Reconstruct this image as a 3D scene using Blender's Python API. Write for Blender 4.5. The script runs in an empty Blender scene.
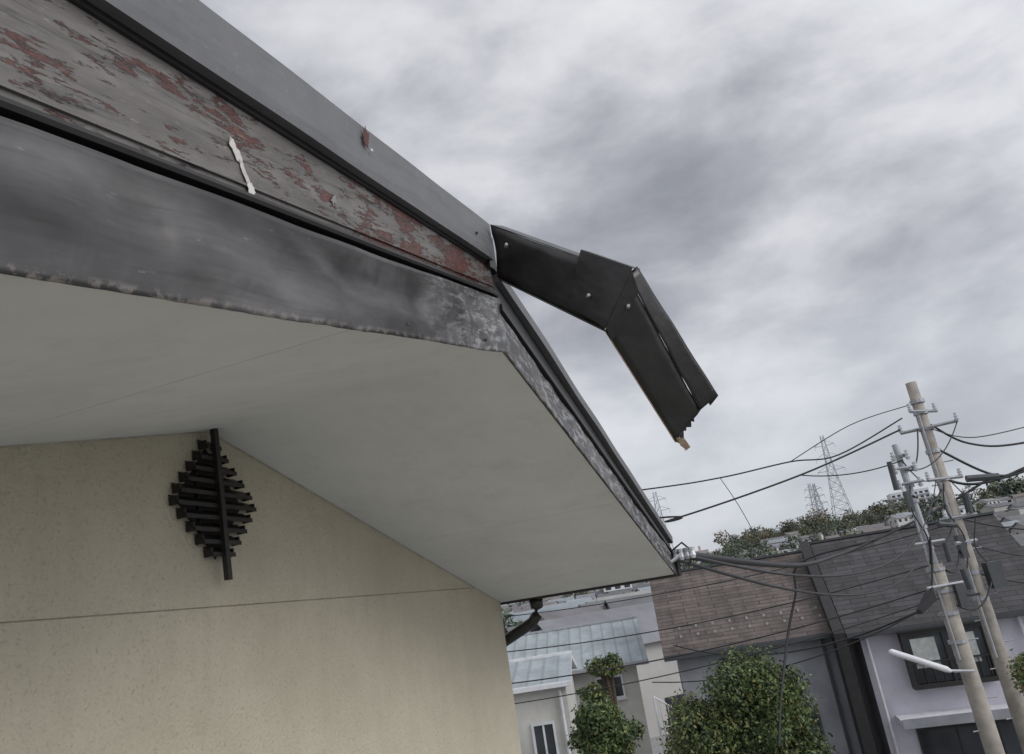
import bpy, math, random
import numpy as np
from math import *
from mathutils import Vector, noise
random.seed(7); rng=np.random.default_rng(7)
H=7.3
S=bpy.context.scene
COL=bpy.context.collection
th=radians(17.7)
Nx,Ny=cos(th),-sin(th); Dx,Dy=sin(th),cos(th)
def W(n,d,z): return (n*Nx+d*Dx, n*Ny+d*Dy, z+H)

# ------------------------------------------------------------------ materials
def mk(name):
    m=bpy.data.materials.new(name); m.use_nodes=True
    nt=m.node_tree; b=nt.nodes['Principled BSDF']
    return m,nt,b
def nd(nt,t,**k):
    n=nt.nodes.new(t)
    for a,v in k.items(): setattr(n,a,v)
    return n
def rgb(c): return (c[0],c[1],c[2],1)
def ramp(nt,src,stops):
    r=nd(nt,'ShaderNodeValToRGB'); e=r.color_ramp.elements
    while len(e)<len(stops): e.new(0.5)
    for i,(p,c) in enumerate(stops): e[i].position=p; e[i].color=rgb(c) if not isinstance(c,(int,float)) else (c,c,c,1)
    nt.links.new(src,r.inputs[0]); return r.outputs[0]
def noi(nt,scale,detail=5,rough=.6,vec=None,dist=0):
    n=nd(nt,'ShaderNodeTexNoise'); n.inputs['Scale'].default_value=scale; n.inputs['Detail'].default_value=detail
    n.inputs['Roughness'].default_value=rough; n.inputs['Distortion'].default_value=dist
    if vec is not None: nt.links.new(vec,n.inputs['Vector'])
    return n.outputs[0]
def coord(nt,scale=(1,1,1),kind='Object',rot=(0,0,0)):
    t=nd(nt,'ShaderNodeTexCoord'); m=nd(nt,'ShaderNodeMapping'); m.inputs['Scale'].default_value=scale; m.inputs['Rotation'].default_value=rot
    nt.links.new(t.outputs[kind],m.inputs[0]); return m.outputs[0]
def mix(nt,f,a,b,mode='MIX'):
    m=nd(nt,'ShaderNodeMix',data_type='RGBA',blend_type=mode)
    for s,v in ((0,f),(6,a),(7,b)):
        if isinstance(v,bpy.types.NodeSocket): nt.links.new(v,m.inputs[s])
        elif s==0: m.inputs[0].default_value=v
        else: m.inputs[s].default_value=rgb(v)
    return m.outputs[2]
def mul(nt,a,b,op='MULTIPLY'):
    n=nd(nt,'ShaderNodeMath',operation=op)
    for i,v in enumerate((a,b)):
        if isinstance(v,(int,float)): n.inputs[i].default_value=v
        else: nt.links.new(v,n.inputs[i])
    return n.outputs[0]
def bump(nt,b,src,strength,dist):
    n=nd(nt,'ShaderNodeBump'); n.inputs['Strength'].default_value=strength; n.inputs['Distance'].default_value=dist
    nt.links.new(src,n.inputs['Height']); nt.links.new(n.outputs[0],b.inputs['Normal'])
def simple(name,c,rough=.6,var=.25,scale=3,bs=0,bd=.01,bscale=60,metal=0):
    m,nt,b=mk(name); v=coord(nt)
    n=noi(nt,scale,4,.65,v)
    c2=tuple(x*(1-var) for x in c); c3=tuple(min(1,x*(1+var*.6)) for x in c)
    nt.links.new(ramp(nt,n,[(.3,c2),(.7,c3)]),b.inputs['Base Color'])
    b.inputs['Roughness'].default_value=rough; b.inputs['Metallic'].default_value=metal
    if bs: bump(nt,b,noi(nt,bscale,2,.6,v),bs,bd)
    return m

def m_wall():
    m,nt,b=mk('stucco_beige'); v=coord(nt)
    g=noi(nt,95,2,.7,v); st=noi(nt,1.5,4,.7,coord(nt,(7,7,.5)))
    a=noi(nt,2.2,6,.75,v)
    c=ramp(nt,a,[(.3,(.465,.418,.318)),(.7,(.56,.51,.40))])
    c=mix(nt,ramp(nt,st,[(.45,0),(.8,.30)]),c,(.36,.325,.255))
    c=mix(nt,ramp(nt,g,[(.56,0),(.72,.4)]),c,(.26,.235,.185))
    nt.links.new(c,b.inputs['Base Color']); b.inputs['Roughness'].default_value=.9
    bump(nt,b,g,.75,.009); return m
def m_soffit():
    m,nt,b=mk('soffit_board_paint'); v=coord(nt)
    a=noi(nt,1.8,6,.7,v); c=ramp(nt,a,[(.3,(.58,.59,.575)),(.7,(.70,.71,.695))])
    st=noi(nt,6,5,.75,v); c=mix(nt,ramp(nt,st,[(.52,0),(.78,.4)]),c,(.44,.43,.39))
    nt.links.new(c,b.inputs['Base Color']); b.inputs['Roughness'].default_value=.75
    bump(nt,b,noi(nt,30,2,.6,v),.15,.005); return m
def m_strip(name,peelstart):
    m,nt,b=mk(name); v=coord(nt,(1,1,1),'UV')
    sx=nd(nt,'ShaderNodeSeparateXYZ'); nt.links.new(v,sx.inputs[0])
    a=noi(nt,1.0,5,.6,coord(nt,(2.0,6,1),'UV'),.2)
    c=ramp(nt,a,[(.34,(.030,.028,.028)),(.47,(.062,.058,.057)),(.60,(.11,.104,.102)),(.70,(.16,.154,.15))])
    c=mix(nt,ramp(nt,noi(nt,1,6,.72,coord(nt,(3,60,1),'UV')),[(.46,0),(.70,.6)]),c,(.028,.026,.026))
    p=noi(nt,1.0,8,.75,coord(nt,(17,42,1),'UV'),.15)
    pm=ramp(nt,p,[(.50,0),(.58,1)])
    gr=nd(nt,'ShaderNodeMapRange'); gr.inputs[1].default_value=peelstart; gr.inputs[2].default_value=peelstart+.35
    nt.links.new(sx.outputs[0],gr.inputs[0])
    c=mix(nt,mul(nt,mul(nt,pm,gr.outputs[0]),.8),c,(.33,.33,.335))
    c=mix(nt,ramp(nt,noi(nt,1,7,.75,coord(nt,(22,60,1),'UV')),[(.63,0),(.68,.5)]),c,(.24,.23,.22))
    e=nd(nt,'ShaderNodeMapRange'); e.inputs[1].default_value=.007; e.inputs[2].default_value=-.004; nt.links.new(sx.outputs[1],e.inputs[0])
    qq=ramp(nt,noi(nt,34,4,.7,v),[(.48,0),(.56,.9)])
    c=mix(nt,mul(nt,e.outputs[0],qq),c,(.24,.21,.185))
    nt.links.new(c,b.inputs['Base Color'])
    b.inputs['Roughness'].default_value=.43
    b.inputs['Metallic'].default_value=.2
    bump(nt,b,noi(nt,1,3,.5,coord(nt,(10,6,1),'UV'),.3),.45,.018); return m
def m_peel():
    m,nt,b=mk('peeling_brown_paint'); v=coord(nt,(1,1,1),'UV')
    sx=nd(nt,'ShaderNodeSeparateXYZ'); nt.links.new(v,sx.inputs[0])
    base=ramp(nt,noi(nt,1,6,.7,coord(nt,(5,24,1),'UV')),[(.3,(.078,.068,.063)),(.5,(.125,.112,.105)),(.7,(.185,.17,.16))])
    coarse=noi(nt,1,4,.65,coord(nt,(7.5,19,1),'UV'))
    fine=noi(nt,1,6,.78,coord(nt,(22,105,1),'UV'),.2)
    gr=nd(nt,'ShaderNodeMapRange'); gr.inputs[1].default_value=.45; gr.inputs[2].default_value=1.5; gr.inputs[3].default_value=-.022; gr.inputs[4].default_value=.062
    nt.links.new(sx.outputs[0],gr.inputs[0])
    f=mul(nt,mul(nt,mul(nt,coarse,.6),mul(nt,fine,.52),'ADD'),gr.outputs[0],'ADD')
    red=ramp(nt,noi(nt,60,4,.7,v),[(.3,(.042,.015,.012)),(.55,(.095,.032,.023)),(.75,(.17,.075,.055))])
    c=mix(nt,ramp(nt,f,[(.612,0),(.620,1)]),base,red)
    c=mix(nt,ramp(nt,f,[(.594,0),(.604,.8),(.612,.8),(.617,0)]),c,(.31,.29,.27))
    p2=noi(nt,1,7,.8,coord(nt,(26,90,1),'UV')); c=mix(nt,ramp(nt,p2,[(.61,0),(.65,.7)]),c,(.32,.30,.285))
    p3=noi(nt,1,6,.7,coord(nt,(5,70,1),'UV')); c=mix(nt,ramp(nt,p3,[(.54,0),(.65,.8)]),c,(.035,.03,.028))
    nt.links.new(c,b.inputs['Base Color']); b.inputs['Roughness'].default_value=.55
    bump(nt,b,ramp(nt,f,[(.60,1),(.622,0)]),.8,.005); return m
def m_cap():
    m,nt,b=mk('grey_coated_steel'); v=coord(nt,(1,1,1),'UV')
    c=ramp(nt,noi(nt,2.5,6,.74,v),[(.3,(.11,.11,.115)),(.7,(.17,.17,.173))])
    c=mix(nt,ramp(nt,noi(nt,2,6,.7,coord(nt,(2,20,1),'UV')),[(.5,0),(.8,.5)]),c,(.055,.055,.057))
    c=mix(nt,ramp(nt,noi(nt,70,4,.7,v),[(.60,0),(.70,.3)]),c,(.26,.26,.26))
    nt.links.new(c,b.inputs['Base Color']); b.inputs['Roughness'].default_value=.6; b.inputs['Metallic'].default_value=.1
    bump(nt,b,noi(nt,1,4,.5,coord(nt,(7,4,1),'UV')),.35,.014); return m
def m_shingle(name,c,su=.9,sv=.18,stain=.5):
    m,nt,b=mk(name); v=coord(nt,(1,1,1),'UV')
    br=nd(nt,'ShaderNodeTexBrick'); nt.links.new(v,br.inputs['Vector']); br.inputs['Scale'].default_value=1
    br.inputs['Brick Width'].default_value=su; br.inputs['Row Height'].default_value=sv; br.inputs['Mortar Size'].default_value=.016
    br.inputs['Color1'].default_value=rgb([x*.68 for x in c]); br.inputs['Color2'].default_value=rgb([x*1.3 for x in c]); br.inputs['Mortar'].default_value=rgb([x*.25 for x in c])
    n=noi(nt,1.2,6,.75,v); cc=mix(nt,ramp(nt,n,[(.42,0),(.72,stain)]),br.outputs[0],tuple(x*1.8 for x in c))
    n3=noi(nt,.8,6,.75,coord(nt,(3,.5,1),'UV')); cc=mix(nt,ramp(nt,n3,[(.44,0),(.70,.75)]),cc,tuple(x*.4 for x in c))
    nt.links.new(cc,b.inputs['Base Color']); b.inputs['Roughness'].default_value=.8
    bump(nt,b,br.outputs[0],.4,.02); return m
def m_metalroof(name,c):
    m,nt,b=mk(name); v=coord(nt,(1,1,1),'UV')
    n=noi(nt,1.5,5,.7,v); cc=ramp(nt,n,[(.3,tuple(x*.7 for x in c)),(.7,tuple(min(1,x*1.15) for x in c))])
    w=nd(nt,'ShaderNodeTexWave'); w.inputs['Scale'].default_value=.8; nt.links.new(v,w.inputs['Vector'])
    cc=mix(nt,ramp(nt,w.outputs[0],[(.85,0),(.97,.5)]),cc,tuple(x*.5 for x in c))
    nt.links.new(cc,b.inputs['Base Color']); b.inputs['Roughness'].default_value=.55
    bump(nt,b,w.outputs[0],.4,.03); return m
def m_ground():
    m,nt,b=mk('ground_mix'); v=coord(nt)
    c=ramp(nt,noi(nt,.05,6,.7,v),[(.35,(.22,.22,.22)),(.5,(.31,.31,.305)),(.62,(.12,.14,.09))])
    c=mix(nt,ramp(nt,noi(nt,3,4,.7,v),[(.4,0),(.7,.4)]),c,(.15,.145,.14))
    nt.links.new(c,b.inputs['Base Color']); b.inputs['Roughness'].default_value=.95; return m
def m_leaf(name,c):
    m,nt,b=mk(name); v=coord(nt)
    cc=ramp(nt,noi(nt,3.0,3,.75,v),[(.3,tuple(x*.5 for x in c)),(.55,c),(.75,tuple(x*1.5 for x in c))])
    nt.links.new(cc,b.inputs['Base Color']); b.inputs['Roughness'].default_value=.55
    return m
def m_glass(name):
    m,nt,b=mk(name); v=coord(nt)
    nt.links.new(ramp(nt,noi(nt,.9,3,.5,v),[(.35,(.015,.018,.022)),(.7,(.06,.07,.08))]),b.inputs['Base Color'])
    b.inputs['Roughness'].default_value=.08; return m

WALL=m_wall(); SOF=m_soffit(); STRIPL=m_strip('weathered_dark_metal',1.25); STRIPR=m_strip('weathered_dark_metal_r',1.4)
PEEL=m_peel(); CAP=m_cap()
BLACK=simple('black_painted_trim',(.018,.017,.017),.5,.4,8)
BLACKM=simple('black_coated_steel',(.023,.022,.021),.36,.4,7,.25,.014,14)
VENTM=simple('dark_iron_vent',(.022,.018,.017),.5,.5,20)
CAULK=simple('white_peel',(.55,.53,.50),.8,.3,30)
REDCH=simple('red_chip',(.09,.03,.025),.8,.3,60)
CORK=simple('torn_wood',(.26,.19,.13),.9,.5,60)
CONC=simple('concrete_pole',(.34,.31,.27),.85,.35,3,.2,.01,40)
STEEL=simple('galvanised_steel',(.36,.37,.39),.5,.2,6,metal=.3)
RUB=simple('black_cable',(.018,.018,.02),.6,.2,3)
INS=simple('porcelain_insulator',(.6,.62,.65),.25,.1,5)
DARKG=simple('dark_box',(.05,.055,.06),.5,.2,5)
WHITE=simple('white_paint',(.66,.67,.69),.55,.2,3)
GREYW=simple('grey_siding',(.27,.28,.30),.8,.25,1.2,.15,.01,30)
LAV=simple('lavender_wall',(.55,.535,.60),.8,.18,.8,.15,.01,30)
BEIGE=simple('beige_wall',(.54,.53,.49),.85,.22,1,.1,.01,30)
GLASS=m_glass('window_glass')
SH1=m_shingle('brown_grey_shingle',(.112,.092,.083)); SH2=m_shingle('charcoal_shingle',(.060,.057,.060),.9,.2,.35)
BLUER=m_metalroof('pale_blue_metal_roof',(.33,.37,.39)); GROUND=m_ground()
ROAD=simple('asphalt',(.05,.05,.052),.9,.25,2,.2,.01,80); KERB=simple('kerb_concrete',(.33,.32,.30),.9,.2,2)
LINE=simple('road_paint',(.7,.7,.68),.8,.2,8)
BARK=simple('bark',(.09,.065,.045),.9,.4,12,.5,.02,20)
L1=m_leaf('leaf_green',(.080,.125,.038)); L2=m_leaf('leaf_dark',(.040,.065,.025)); L3=m_leaf('leaf_yellowgreen',(.18,.19,.06)); L4=m_leaf('leaf_rust',(.22,.14,.07))
L5=m_leaf('leaf_far_green',(.095,.125,.08)); L6=m_leaf('leaf_far_dark',(.06,.08,.065)); L7=m_leaf('leaf_far_rust',(.19,.13,.08)); L8=m_leaf('leaf_far_yellow',(.17,.17,.09))  # far leaf colours are paled, with aerial haze painted into them

# ------------------------------------------------------------------ mesh helpers
class MB:
    def __init__(s): s.v=[];s.f=[];s.m=[];s.uv=[]
    def quad(s,pts,mi=0,uv=None):
        i=len(s.v); s.v+= [tuple(p) for p in pts]; s.f.append(tuple(range(i,i+len(pts)))); s.m.append(mi)
        s.uv.append(uv if uv else [(p[0],p[1]) for p in pts])
    def hexa(s,b,t,mi=0):
        s.quad([b[3],b[2],b[1],b[0]],mi); s.quad(t,mi)
        for k in range(4):
            j=(k+1)%4; s.quad([b[k],b[j],t[j],t[k]],mi)
    def box(s,x0,x1,y0,y1,z0,z1,mi=0,T=None):
        b=[(x0,y0,z0),(x1,y0,z0),(x1,y1,z0),(x0,y1,z0)]; t=[(a,c,z1) for a,c,_ in b]
        if T: b=[T(*p) for p in b]; t=[T(*p) for p in t]
        s.hexa(b,t,mi)
    def tube(s,pts,r,mi=0,k=8,cap=True):
        pts=[Vector(p) for p in pts]; n=len(pts); rr=r if isinstance(r,(list,tuple)) else [r]*n
        base=len(s.v); 
        for i,p in enumerate(pts):
            t=(pts[min(i+1,n-1)]-pts[max(i-1,0)]).normalized()
            a=Vector((0,0,1)) if abs(t.z)<.9 else Vector((1,0,0))
            u=t.cross(a).normalized(); w=t.cross(u)
            for j in range(k):
                q=p+(u*cos(2*pi*j/k)+w*sin(2*pi*j/k))*rr[i]; s.v.append(tuple(q))
        for i in range(n-1):
            for j in range(k):
                a0=base+i*k+j; a1=base+i*k+(j+1)%k
                s.f.append((a0,a1,a1+k,a0+k)); s.m.append(mi); s.uv.append([(0,0)]*4)
        if cap:
            s.f.append(tuple(base+j for j in range(k))[::-1]); s.m.append(mi); s.uv.append([(0,0)]*k)
            s.f.append(tuple(base+(n-1)*k+j for j in range(k))); s.m.append(mi); s.uv.append([(0,0)]*k)
    def build(s,name,mats,parent=None,smooth=False):
        me=bpy.data.meshes.new(name); me.from_pydata(s.v,[],s.f)
        for m in mats: me.materials.append(m)
        me.polygons.foreach_set('material_index',s.m)
        ul=me.uv_layers.new(name='UVMap'); fl=[c for f in s.uv for p in f for c in p]; ul.data.foreach_set('uv',fl)
        if smooth: me.polygons.foreach_set('use_smooth',[True]*len(me.polygons))
        me.update(); o=bpy.data.objects.new(name,me); COL.objects.link(o)
        if parent: o.parent=parent
        return o
def empty(name):
    e=bpy.data.objects.new(name,None); COL.objects.link(e); return e
def lin(a,b,n): return [a+(b-a)*i/(n-1) for i in range(n)]

# ------------------------------------------------------------------ the gable house (near)
house=empty('gable_house')
PK=1.776; ZP=.643; SL=.22; SR=.272; DL=-.62; DR=3.98; NR=-.58; NW=-1.54
def base_h(d): return ZP-SL*(PK-d) if d<PK else ZP-SR*(d-PK)
m=MB(); nb=-8
zl=base_h(-.42); zr=base_h(3.979)
lo=-H
g=.133; gh=.003
m.quad([W(NW,-.42,lo),W(NW,3.979,lo),W(NW,3.979,g-gh),W(NW,-.42,g-gh)])
m.quad([W(NW-.006,-.42,g-gh),W(NW-.006,3.979,g-gh),W(NW-.006,3.979,g+.001),W(NW-.006,-.42,g+.001)])
m.quad([W(NW,-.42,g-gh),W(NW,3.979,g-gh),W(NW-.006,3.979,g-gh),W(NW-.006,-.42,g-gh)])
m.quad([W(NW-.006,-.42,g+.001),W(NW-.006,3.979,g+.001),W(NW,3.979,g+.001),W(NW,-.42,g+.001)])
dg=PK+(ZP-g-.001)/SR
m.quad([W(NW,-.42,g+.001),W(NW,dg,g+.001),W(NW,PK,ZP+.01),W(NW,-.42,zl+.01)])
m.quad([W(NW,dg,g+.001),W(NW,3.979,g+.001),W(NW,3.979,zr+.01),W(NW,dg,g+.01)])
m.quad([W(NW,3.979,lo),W(nb,3.979,lo),W(nb,3.979,zr+.01),W(NW,3.979,zr+.01)])
m.quad([W(nb,-.42,lo),W(NW,-.42,lo),W(NW,-.42,zl+.01),W(nb,-.42,zl+.01)])
m.quad([W(nb,3.979,lo),W(nb,-.42,lo),W(nb,-.42,zl),W(nb,PK,ZP),W(nb,3.979,zr)])
m.build('gable_wall',[WALL],house)
m=MB()
def sof(d0,d1,n0,n1):
    m.hexa([W(n0,d0,base_h(d0)),W(n1,d0,base_h(d0)),W(n1,d1,base_h(d1)),W(n0,d1,base_h(d1))][::-1],
           [W(n0,d0,base_h(d0)+.012),W(n1,d0,base_h(d0)+.012),W(n1,d1,base_h(d1)+.012),W(n0,d1,base_h(d1)+.012)][::-1])
gap=.0010
for a,b in ((DL,1.02-gap),(1.02+gap,PK)): sof(a,b,NW-.02,NR-.002)
for a,b in ((PK,2.92-gap),(2.92+gap,DR)): sof(a,b,NW-.02,NR-.002)
m.build('soffit_panels',[SOF],house)
m=MB()
for c in (1.02,2.92):
    m.hexa([W(NW,c-.02,base_h(c-.02)+.004),W(NR,c-.02,base_h(c-.02)+.004),W(NR,c+.02,base_h(c+.02)+.004),W(NW,c+.02,base_h(c+.02)+.004)],
       [W(NW,c-.02,base_h(c-.02)+.02),W(NR,c-.02,base_h(c-.02)+.02),W(NR,c+.02,base_h(c+.02)+.02),W(NW,c+.02,base_h(c+.02)+.02)])
m.build('soffit_joint_backing',[simple('joint_filler',(.38,.38,.36),.9)],house)
m=MB()
for a,b in ((-.42,PK),(PK,3.97)):
    m.tube([W(NW+.002,t,base_h(t)-.001) for t in lin(a,b,20)],.0035,0,6)
m.build('sealant_bead',[simple('sealant',(.40,.37,.31),.8,.3,20)],house)
m=MB()
def roof(d0,d1,h0,h1,n0,n1,mi=0):
    b=[W(n0,d0,base_h(d0)+h0),W(n0,d1,base_h(d1)+h0),W(n1,d1,base_h(d1)+h0),W(n1,d0,base_h(d0)+h0)]
    t=[W(n0,d0,base_h(d0)+h1),W(n0,d1,base_h(d1)+h1),W(n1,d1,base_h(d1)+h1),W(n1,d0,base_h(d0)+h1)]
    m.hexa(b,t,mi)
roof(DL-.04,PK,.03,.225,NR-.03,-8.6); roof(PK,DR+.02,.03,.17,NR-.03,-8.6)
m.build('roof_deck',[SH2],house)
def loft(name,ds,prof,mat,noisef=None,closed=True):
    me=MB(); P=[]
    for d in ds:
        row=[]
        for (n,h) in prof(d):
            dn,dh=noisef(d,h) if noisef else (0,0)
            row.append((W(n+dn,d,base_h(d)+h+dh),(d,h)))
        P.append(row)
    k=len(P[0])
    me.v=[p[0] for r in P for p in r]
    for i in range(len(P)-1):
        for j in range(k if closed else k-1):
            j2=(j+1)%k
            a,b,c,dd=i*k+j,i*k+j2,(i+1)*k+j2,(i+1)*k+j
            me.f.append((a,b,c,dd)); me.m.append(0); me.uv.append([P[i][j][1],P[i][j2][1],P[i+1][j2][1],P[i+1][j][1]])
    if closed:
        me.f.append(tuple(range(k))[::-1]); me.m.append(0); me.uv.append([P[0][j][1] for j in range(k)][::-1])
        me.f.append(tuple((len(P)-1)*k+j for j in range(k))); me.m.append(0); me.uv.append([P[-1][j][1] for j in range(k)])
    return me.build(name,[mat],house,smooth=noisef is not None and not closed)
def dent(d,h):
    q=noise.noise(Vector((d*3.0,h*9,3.3)))*.020+noise.noise(Vector((d*8,h*10,9)))*.009+noise.noise(Vector((d*19,h*16,5)))*.0025
    q-=abs(noise.noise(Vector((d*6+h*10,h*3-d*2,15))))*.014
    for dc,hc,a in ((.575,.07,.009),(.86,.05,.009),(1.28,.08,.009)):
        q-=a*exp(-((d-dc)/.045)**2-((h-hc)/.055)**2)
    if d>1.1: q+=noise.noise(Vector((d*15,h*17,2)))*.006*min(1,(d-1.1)*2.5)
    q*=min(1,.35+h*12)*max(.15,min(1,.2+(.15-h)*12))
    e=0
    if h<.02: e=noise.noise(Vector((d*7,1.5,0)))*.0022+noise.noise(Vector((d*40,1.5,0)))*.0009
    return q,e
def strip_prof(d):
    return [(NR+.010+.004*sin(i*.3),h) for i,h in enumerate(lin(-.006,.150,22))]
o=loft('lower_flashing_rake',lin(DL,PK+.008,340),strip_prof,STRIPL,dent,closed=False)
s=o.modifiers.new('s','SOLIDIFY'); s.thickness=.0015; s.offset=-1
def strip_prof2(d):
    t=(d-PK)/(DR-PK); return [(NR+.006,h) for h in lin(-.006,.112-.02*t,12)]
o=loft('lower_flashing_rake_far',lin(PK-.006,DR+.01,220),strip_prof2,STRIPR,lambda d,h:(dent(d,h)[0]*.5,dent(d,h)[1]),closed=False)
s=o.modifiers.new('s','SOLIDIFY'); s.thickness=.0015; s.offset=-1
loft('channel_rake',lin(DL,PK-.003,40),lambda d:[(NR-.06,.02),(NR-.045,.02),(NR-.024,.165),(NR-.06,.165)],BLACK)
loft('bead_rake',lin(DL,PK+.01,60),lambda d:[(NR-.01,.160),(NR+.008,.162),(NR+.011,.167),(NR+.008,.174),(NR-.01,.176)],BLACK,lambda d,h:(noise.noise(Vector((d*2,h,4)))*.002,0))
bt=lambda d:.248+ (PK-d)*.064
loft('brown_board_rake',lin(DL,PK+.004,120),lambda d:[(NR-.028,.176),(NR-.003,.176),(NR-.001,.180),(NR+.001,.215),(NR-.001,bt(d)+.015),(NR-.028,bt(d)+.015)],PEEL)
loft('board_foot_bead',lin(DL,PK+.002,60),lambda d:[(NR-.004,.187),(NR+.0035,.188),(NR+.0035,.192),(NR-.004,.193)],PEEL)
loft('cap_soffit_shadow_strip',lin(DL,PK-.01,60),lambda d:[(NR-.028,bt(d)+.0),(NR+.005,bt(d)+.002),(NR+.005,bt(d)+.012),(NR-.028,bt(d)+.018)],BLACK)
ct=lambda d:.372+(PK-d)*.060
loft('ridge_cap_cover',lin(DL,1.758,160),lambda d:[(NR+.010,bt(d)+.012),(NR+.021,bt(d)+.010),(NR+.023,bt(d)+.03),(NR+.024,ct(d)-.006),(NR+.018,ct(d)),(NR-.16,ct(d)+.02),(NR-.16,bt(d)+.02)],CAP,
     lambda d,h:(noise.noise(Vector((d*2.2,h*5,1)))*.004,noise.noise(Vector((d*3,0,7)))*.0025))
tt=lambda d:(d-PK)/(DR-PK)
loft('channel_rake_far',lin(PK+.003,DR,40),lambda d:[(NR-.04,.02),(NR-.024,.02),(NR-.016,.13),(NR-.04,.13)],BLACK)
loft('bead_rake_far',lin(PK+.012,DR+.01,60),lambda d:[(NR-.01,.122-.02*tt(d)),(NR+.014,.124-.02*tt(d)),(NR+.014,.142-.02*tt(d)),(NR-.01,.144-.02*tt(d))],BLACK)
loft('dark_board_rake_far',lin(PK+.006,DR+.005,60),lambda d:[(NR-.028,.145-.02*tt(d)),(NR,.145-.02*tt(d)),(NR,.225-.06*tt(d)),(NR-.028,.225-.06*tt(d))],BLACK)
loft('roof_edge_rake_far',lin(PK+.03,DR+.03,60),lambda d:[(NR-.05,.226-.06*tt(d)),(NR+.02,.222-.06*tt(d)),(NR+.022,.255-.06*tt(d)),(NR-.05,.262-.06*tt(d))],CAP,lambda d,h:(noise.noise(Vector((d*3,h,4)))*.004,noise.noise(Vector((d*2,3,4)))*.004))
# dark joiner strap at the ridge end of the cover
loft('ridge_joint_strap',lin(1.745,PK+.022,6),lambda d:[(NR-.05,.24),(NR+.012,.24),(NR+.014,.345),(NR-.05,.35)],BLACK)
m=MB()
m.box(0,1,0,1,0,1,0,lambda x,y,z:W(-8.6+x*(8.6+NR+.004),DR+.002+y*.02,.035+z*.16))
m.build('eave_fascia',[BLACK],house)
m=MB(); n0=-8.6;n1=NR+.02
prof=[(0,.10),(0,.045),(.015,.03),(.075,.03),(.095,.05),(.095,.105),(.09,.105),(.09,.052),(.073,.035),(.017,.035),(.005,.047),(.005,.10)]
for j in range(len(prof)):
    a=prof[j];b=prof[(j+1)%len(prof)]
    m.quad([W(n0,DR+.024+a[0],a[1]),W(n1,DR+.024+a[0],a[1]),W(n1,DR+.024+b[0],b[1]),W(n0,DR+.024+b[0],b[1])])
for q in (n0,n1-.001):
    m.quad([W(q,DR+.024+a,b) for a,b in prof[:6]])
m.build('eave_gutter',[BLACKM],house)
m=MB(); gd=DR+.07
m.tube([W(-1.36,gd,.035),W(-1.36,gd,-.015)],[.040,.034],0,14)
m.tube([W(-1.36,gd,-.01),W(-1.37,gd,-.05),W(-1.40,gd,-.085),W(-1.60,gd,-.17),W(-1.66,gd,-.21),W(-1.68,gd,-.28),W(-1.68,gd,-H)],.030,0,14)
m.build('downpipe',[BLACKM],house,smooth=True)
m=MB()
for d,h,n in ((1.19,.02,NR+.006),(1.62,.02,NR+.006),(1.63,.31,NR+.021)):
    m.tube([W(n+.002,d,base_h(d)+h),W(n+.010,d,base_h(d)+h)],[.0045,.003],0,8)
m.build('fascia_screws',[DARKG],house)
def chip(name,mat,c,L,wd,n,ang,seed):
    m=MB(); r=random.Random(seed); pts=[]
    k=22
    for i in range(k):
        a=2*pi*i/k; q=.6+r.random()*.6
        x=cos(a)*L*q; y=sin(a)*wd*q
        pts.append(W(n,c[0]+x*cos(ang)-y*sin(ang),c[1]+x*sin(ang)+y*cos(ang)))
    m.quad(pts); o=m.build(name,[mat],house); s=o.modifiers.new('s','SOLIDIFY'); s.thickness=.0008; s.offset=0; return o
chip('white_flake',CAULK,(.752,.630),.030,.005,NR+.003,-1.05,3)
chip('white_flake_b',CAULK,(.735,.652),.018,.0085,NR+.0036,-.9,5)
chip('white_flake_c',CAULK,(.765,.603),.014,.008,NR+.0042,-1.3,6)
chip('red_chip',REDCH,(1.075,.868),.024,.012,NR+.030,1.4,8)
chip('red_chip_b',CAULK,(1.09,.850),.005,.003,NR+.0312,.4,9)
chip('pale_smear',simple('smear',(.24,.235,.23),.8,.4,40),(.985,.70),.014,.006,NR+.003,.9,11)

# ------------------------------------------------------------------ vent
vent=empty('diamond_gable_vent')
m=MB()
def VL(u,n,z): return W(NW+n,1.772+u+(.425-z)*.085,z)
m.box(-.0085,.0085,.032,.048,.200,.655,0,VL)
m.build('centre_rod',[VENTM],vent)
m=MB(); hw=[.030,.056,.086,.116,.146,.160,.136,.106,.076,.046]; zt=.590
for i,w in enumerate(hw):
    z=zt-i*.0345
    b=[(-w,.002,z+.016),(w,.002,z+.016),(w,.032,z-.006),(-w,.032,z-.006)]
    t=[(-w,.002,z+.019),(w,.002,z+.019),(w,.034,z-.002),(-w,.034,z-.002)]
    m.hexa([VL(*p) for p in b],[VL(*p) for p in t])
    m.box(-w,w,.0335,.0365,z-.013,z-.001,0,VL)
    for s_ in (-1,1):
        e=w*s_; m.box(min(e,e-s_*.005),max(e,e-s_*.005),.003,.031,z-.012,z+.012,0,VL)
for s_ in (-1,1):
    m.box(s_*.055-.003,s_*.055+.003,.002,.010,.335,.520,0,VL)
m.build('louvre_slats',[VENTM],vent)
m=MB(); pts=[VL(0,.0015,.590),VL(.135,.0015,.425),VL(0,.0015,.262),VL(-.135,.0015,.425)]
m.quad(pts[::-1]); m.build('dark_mesh_backing',[simple('vent_dark',(.05,.045,.038),.9)],vent)

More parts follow.
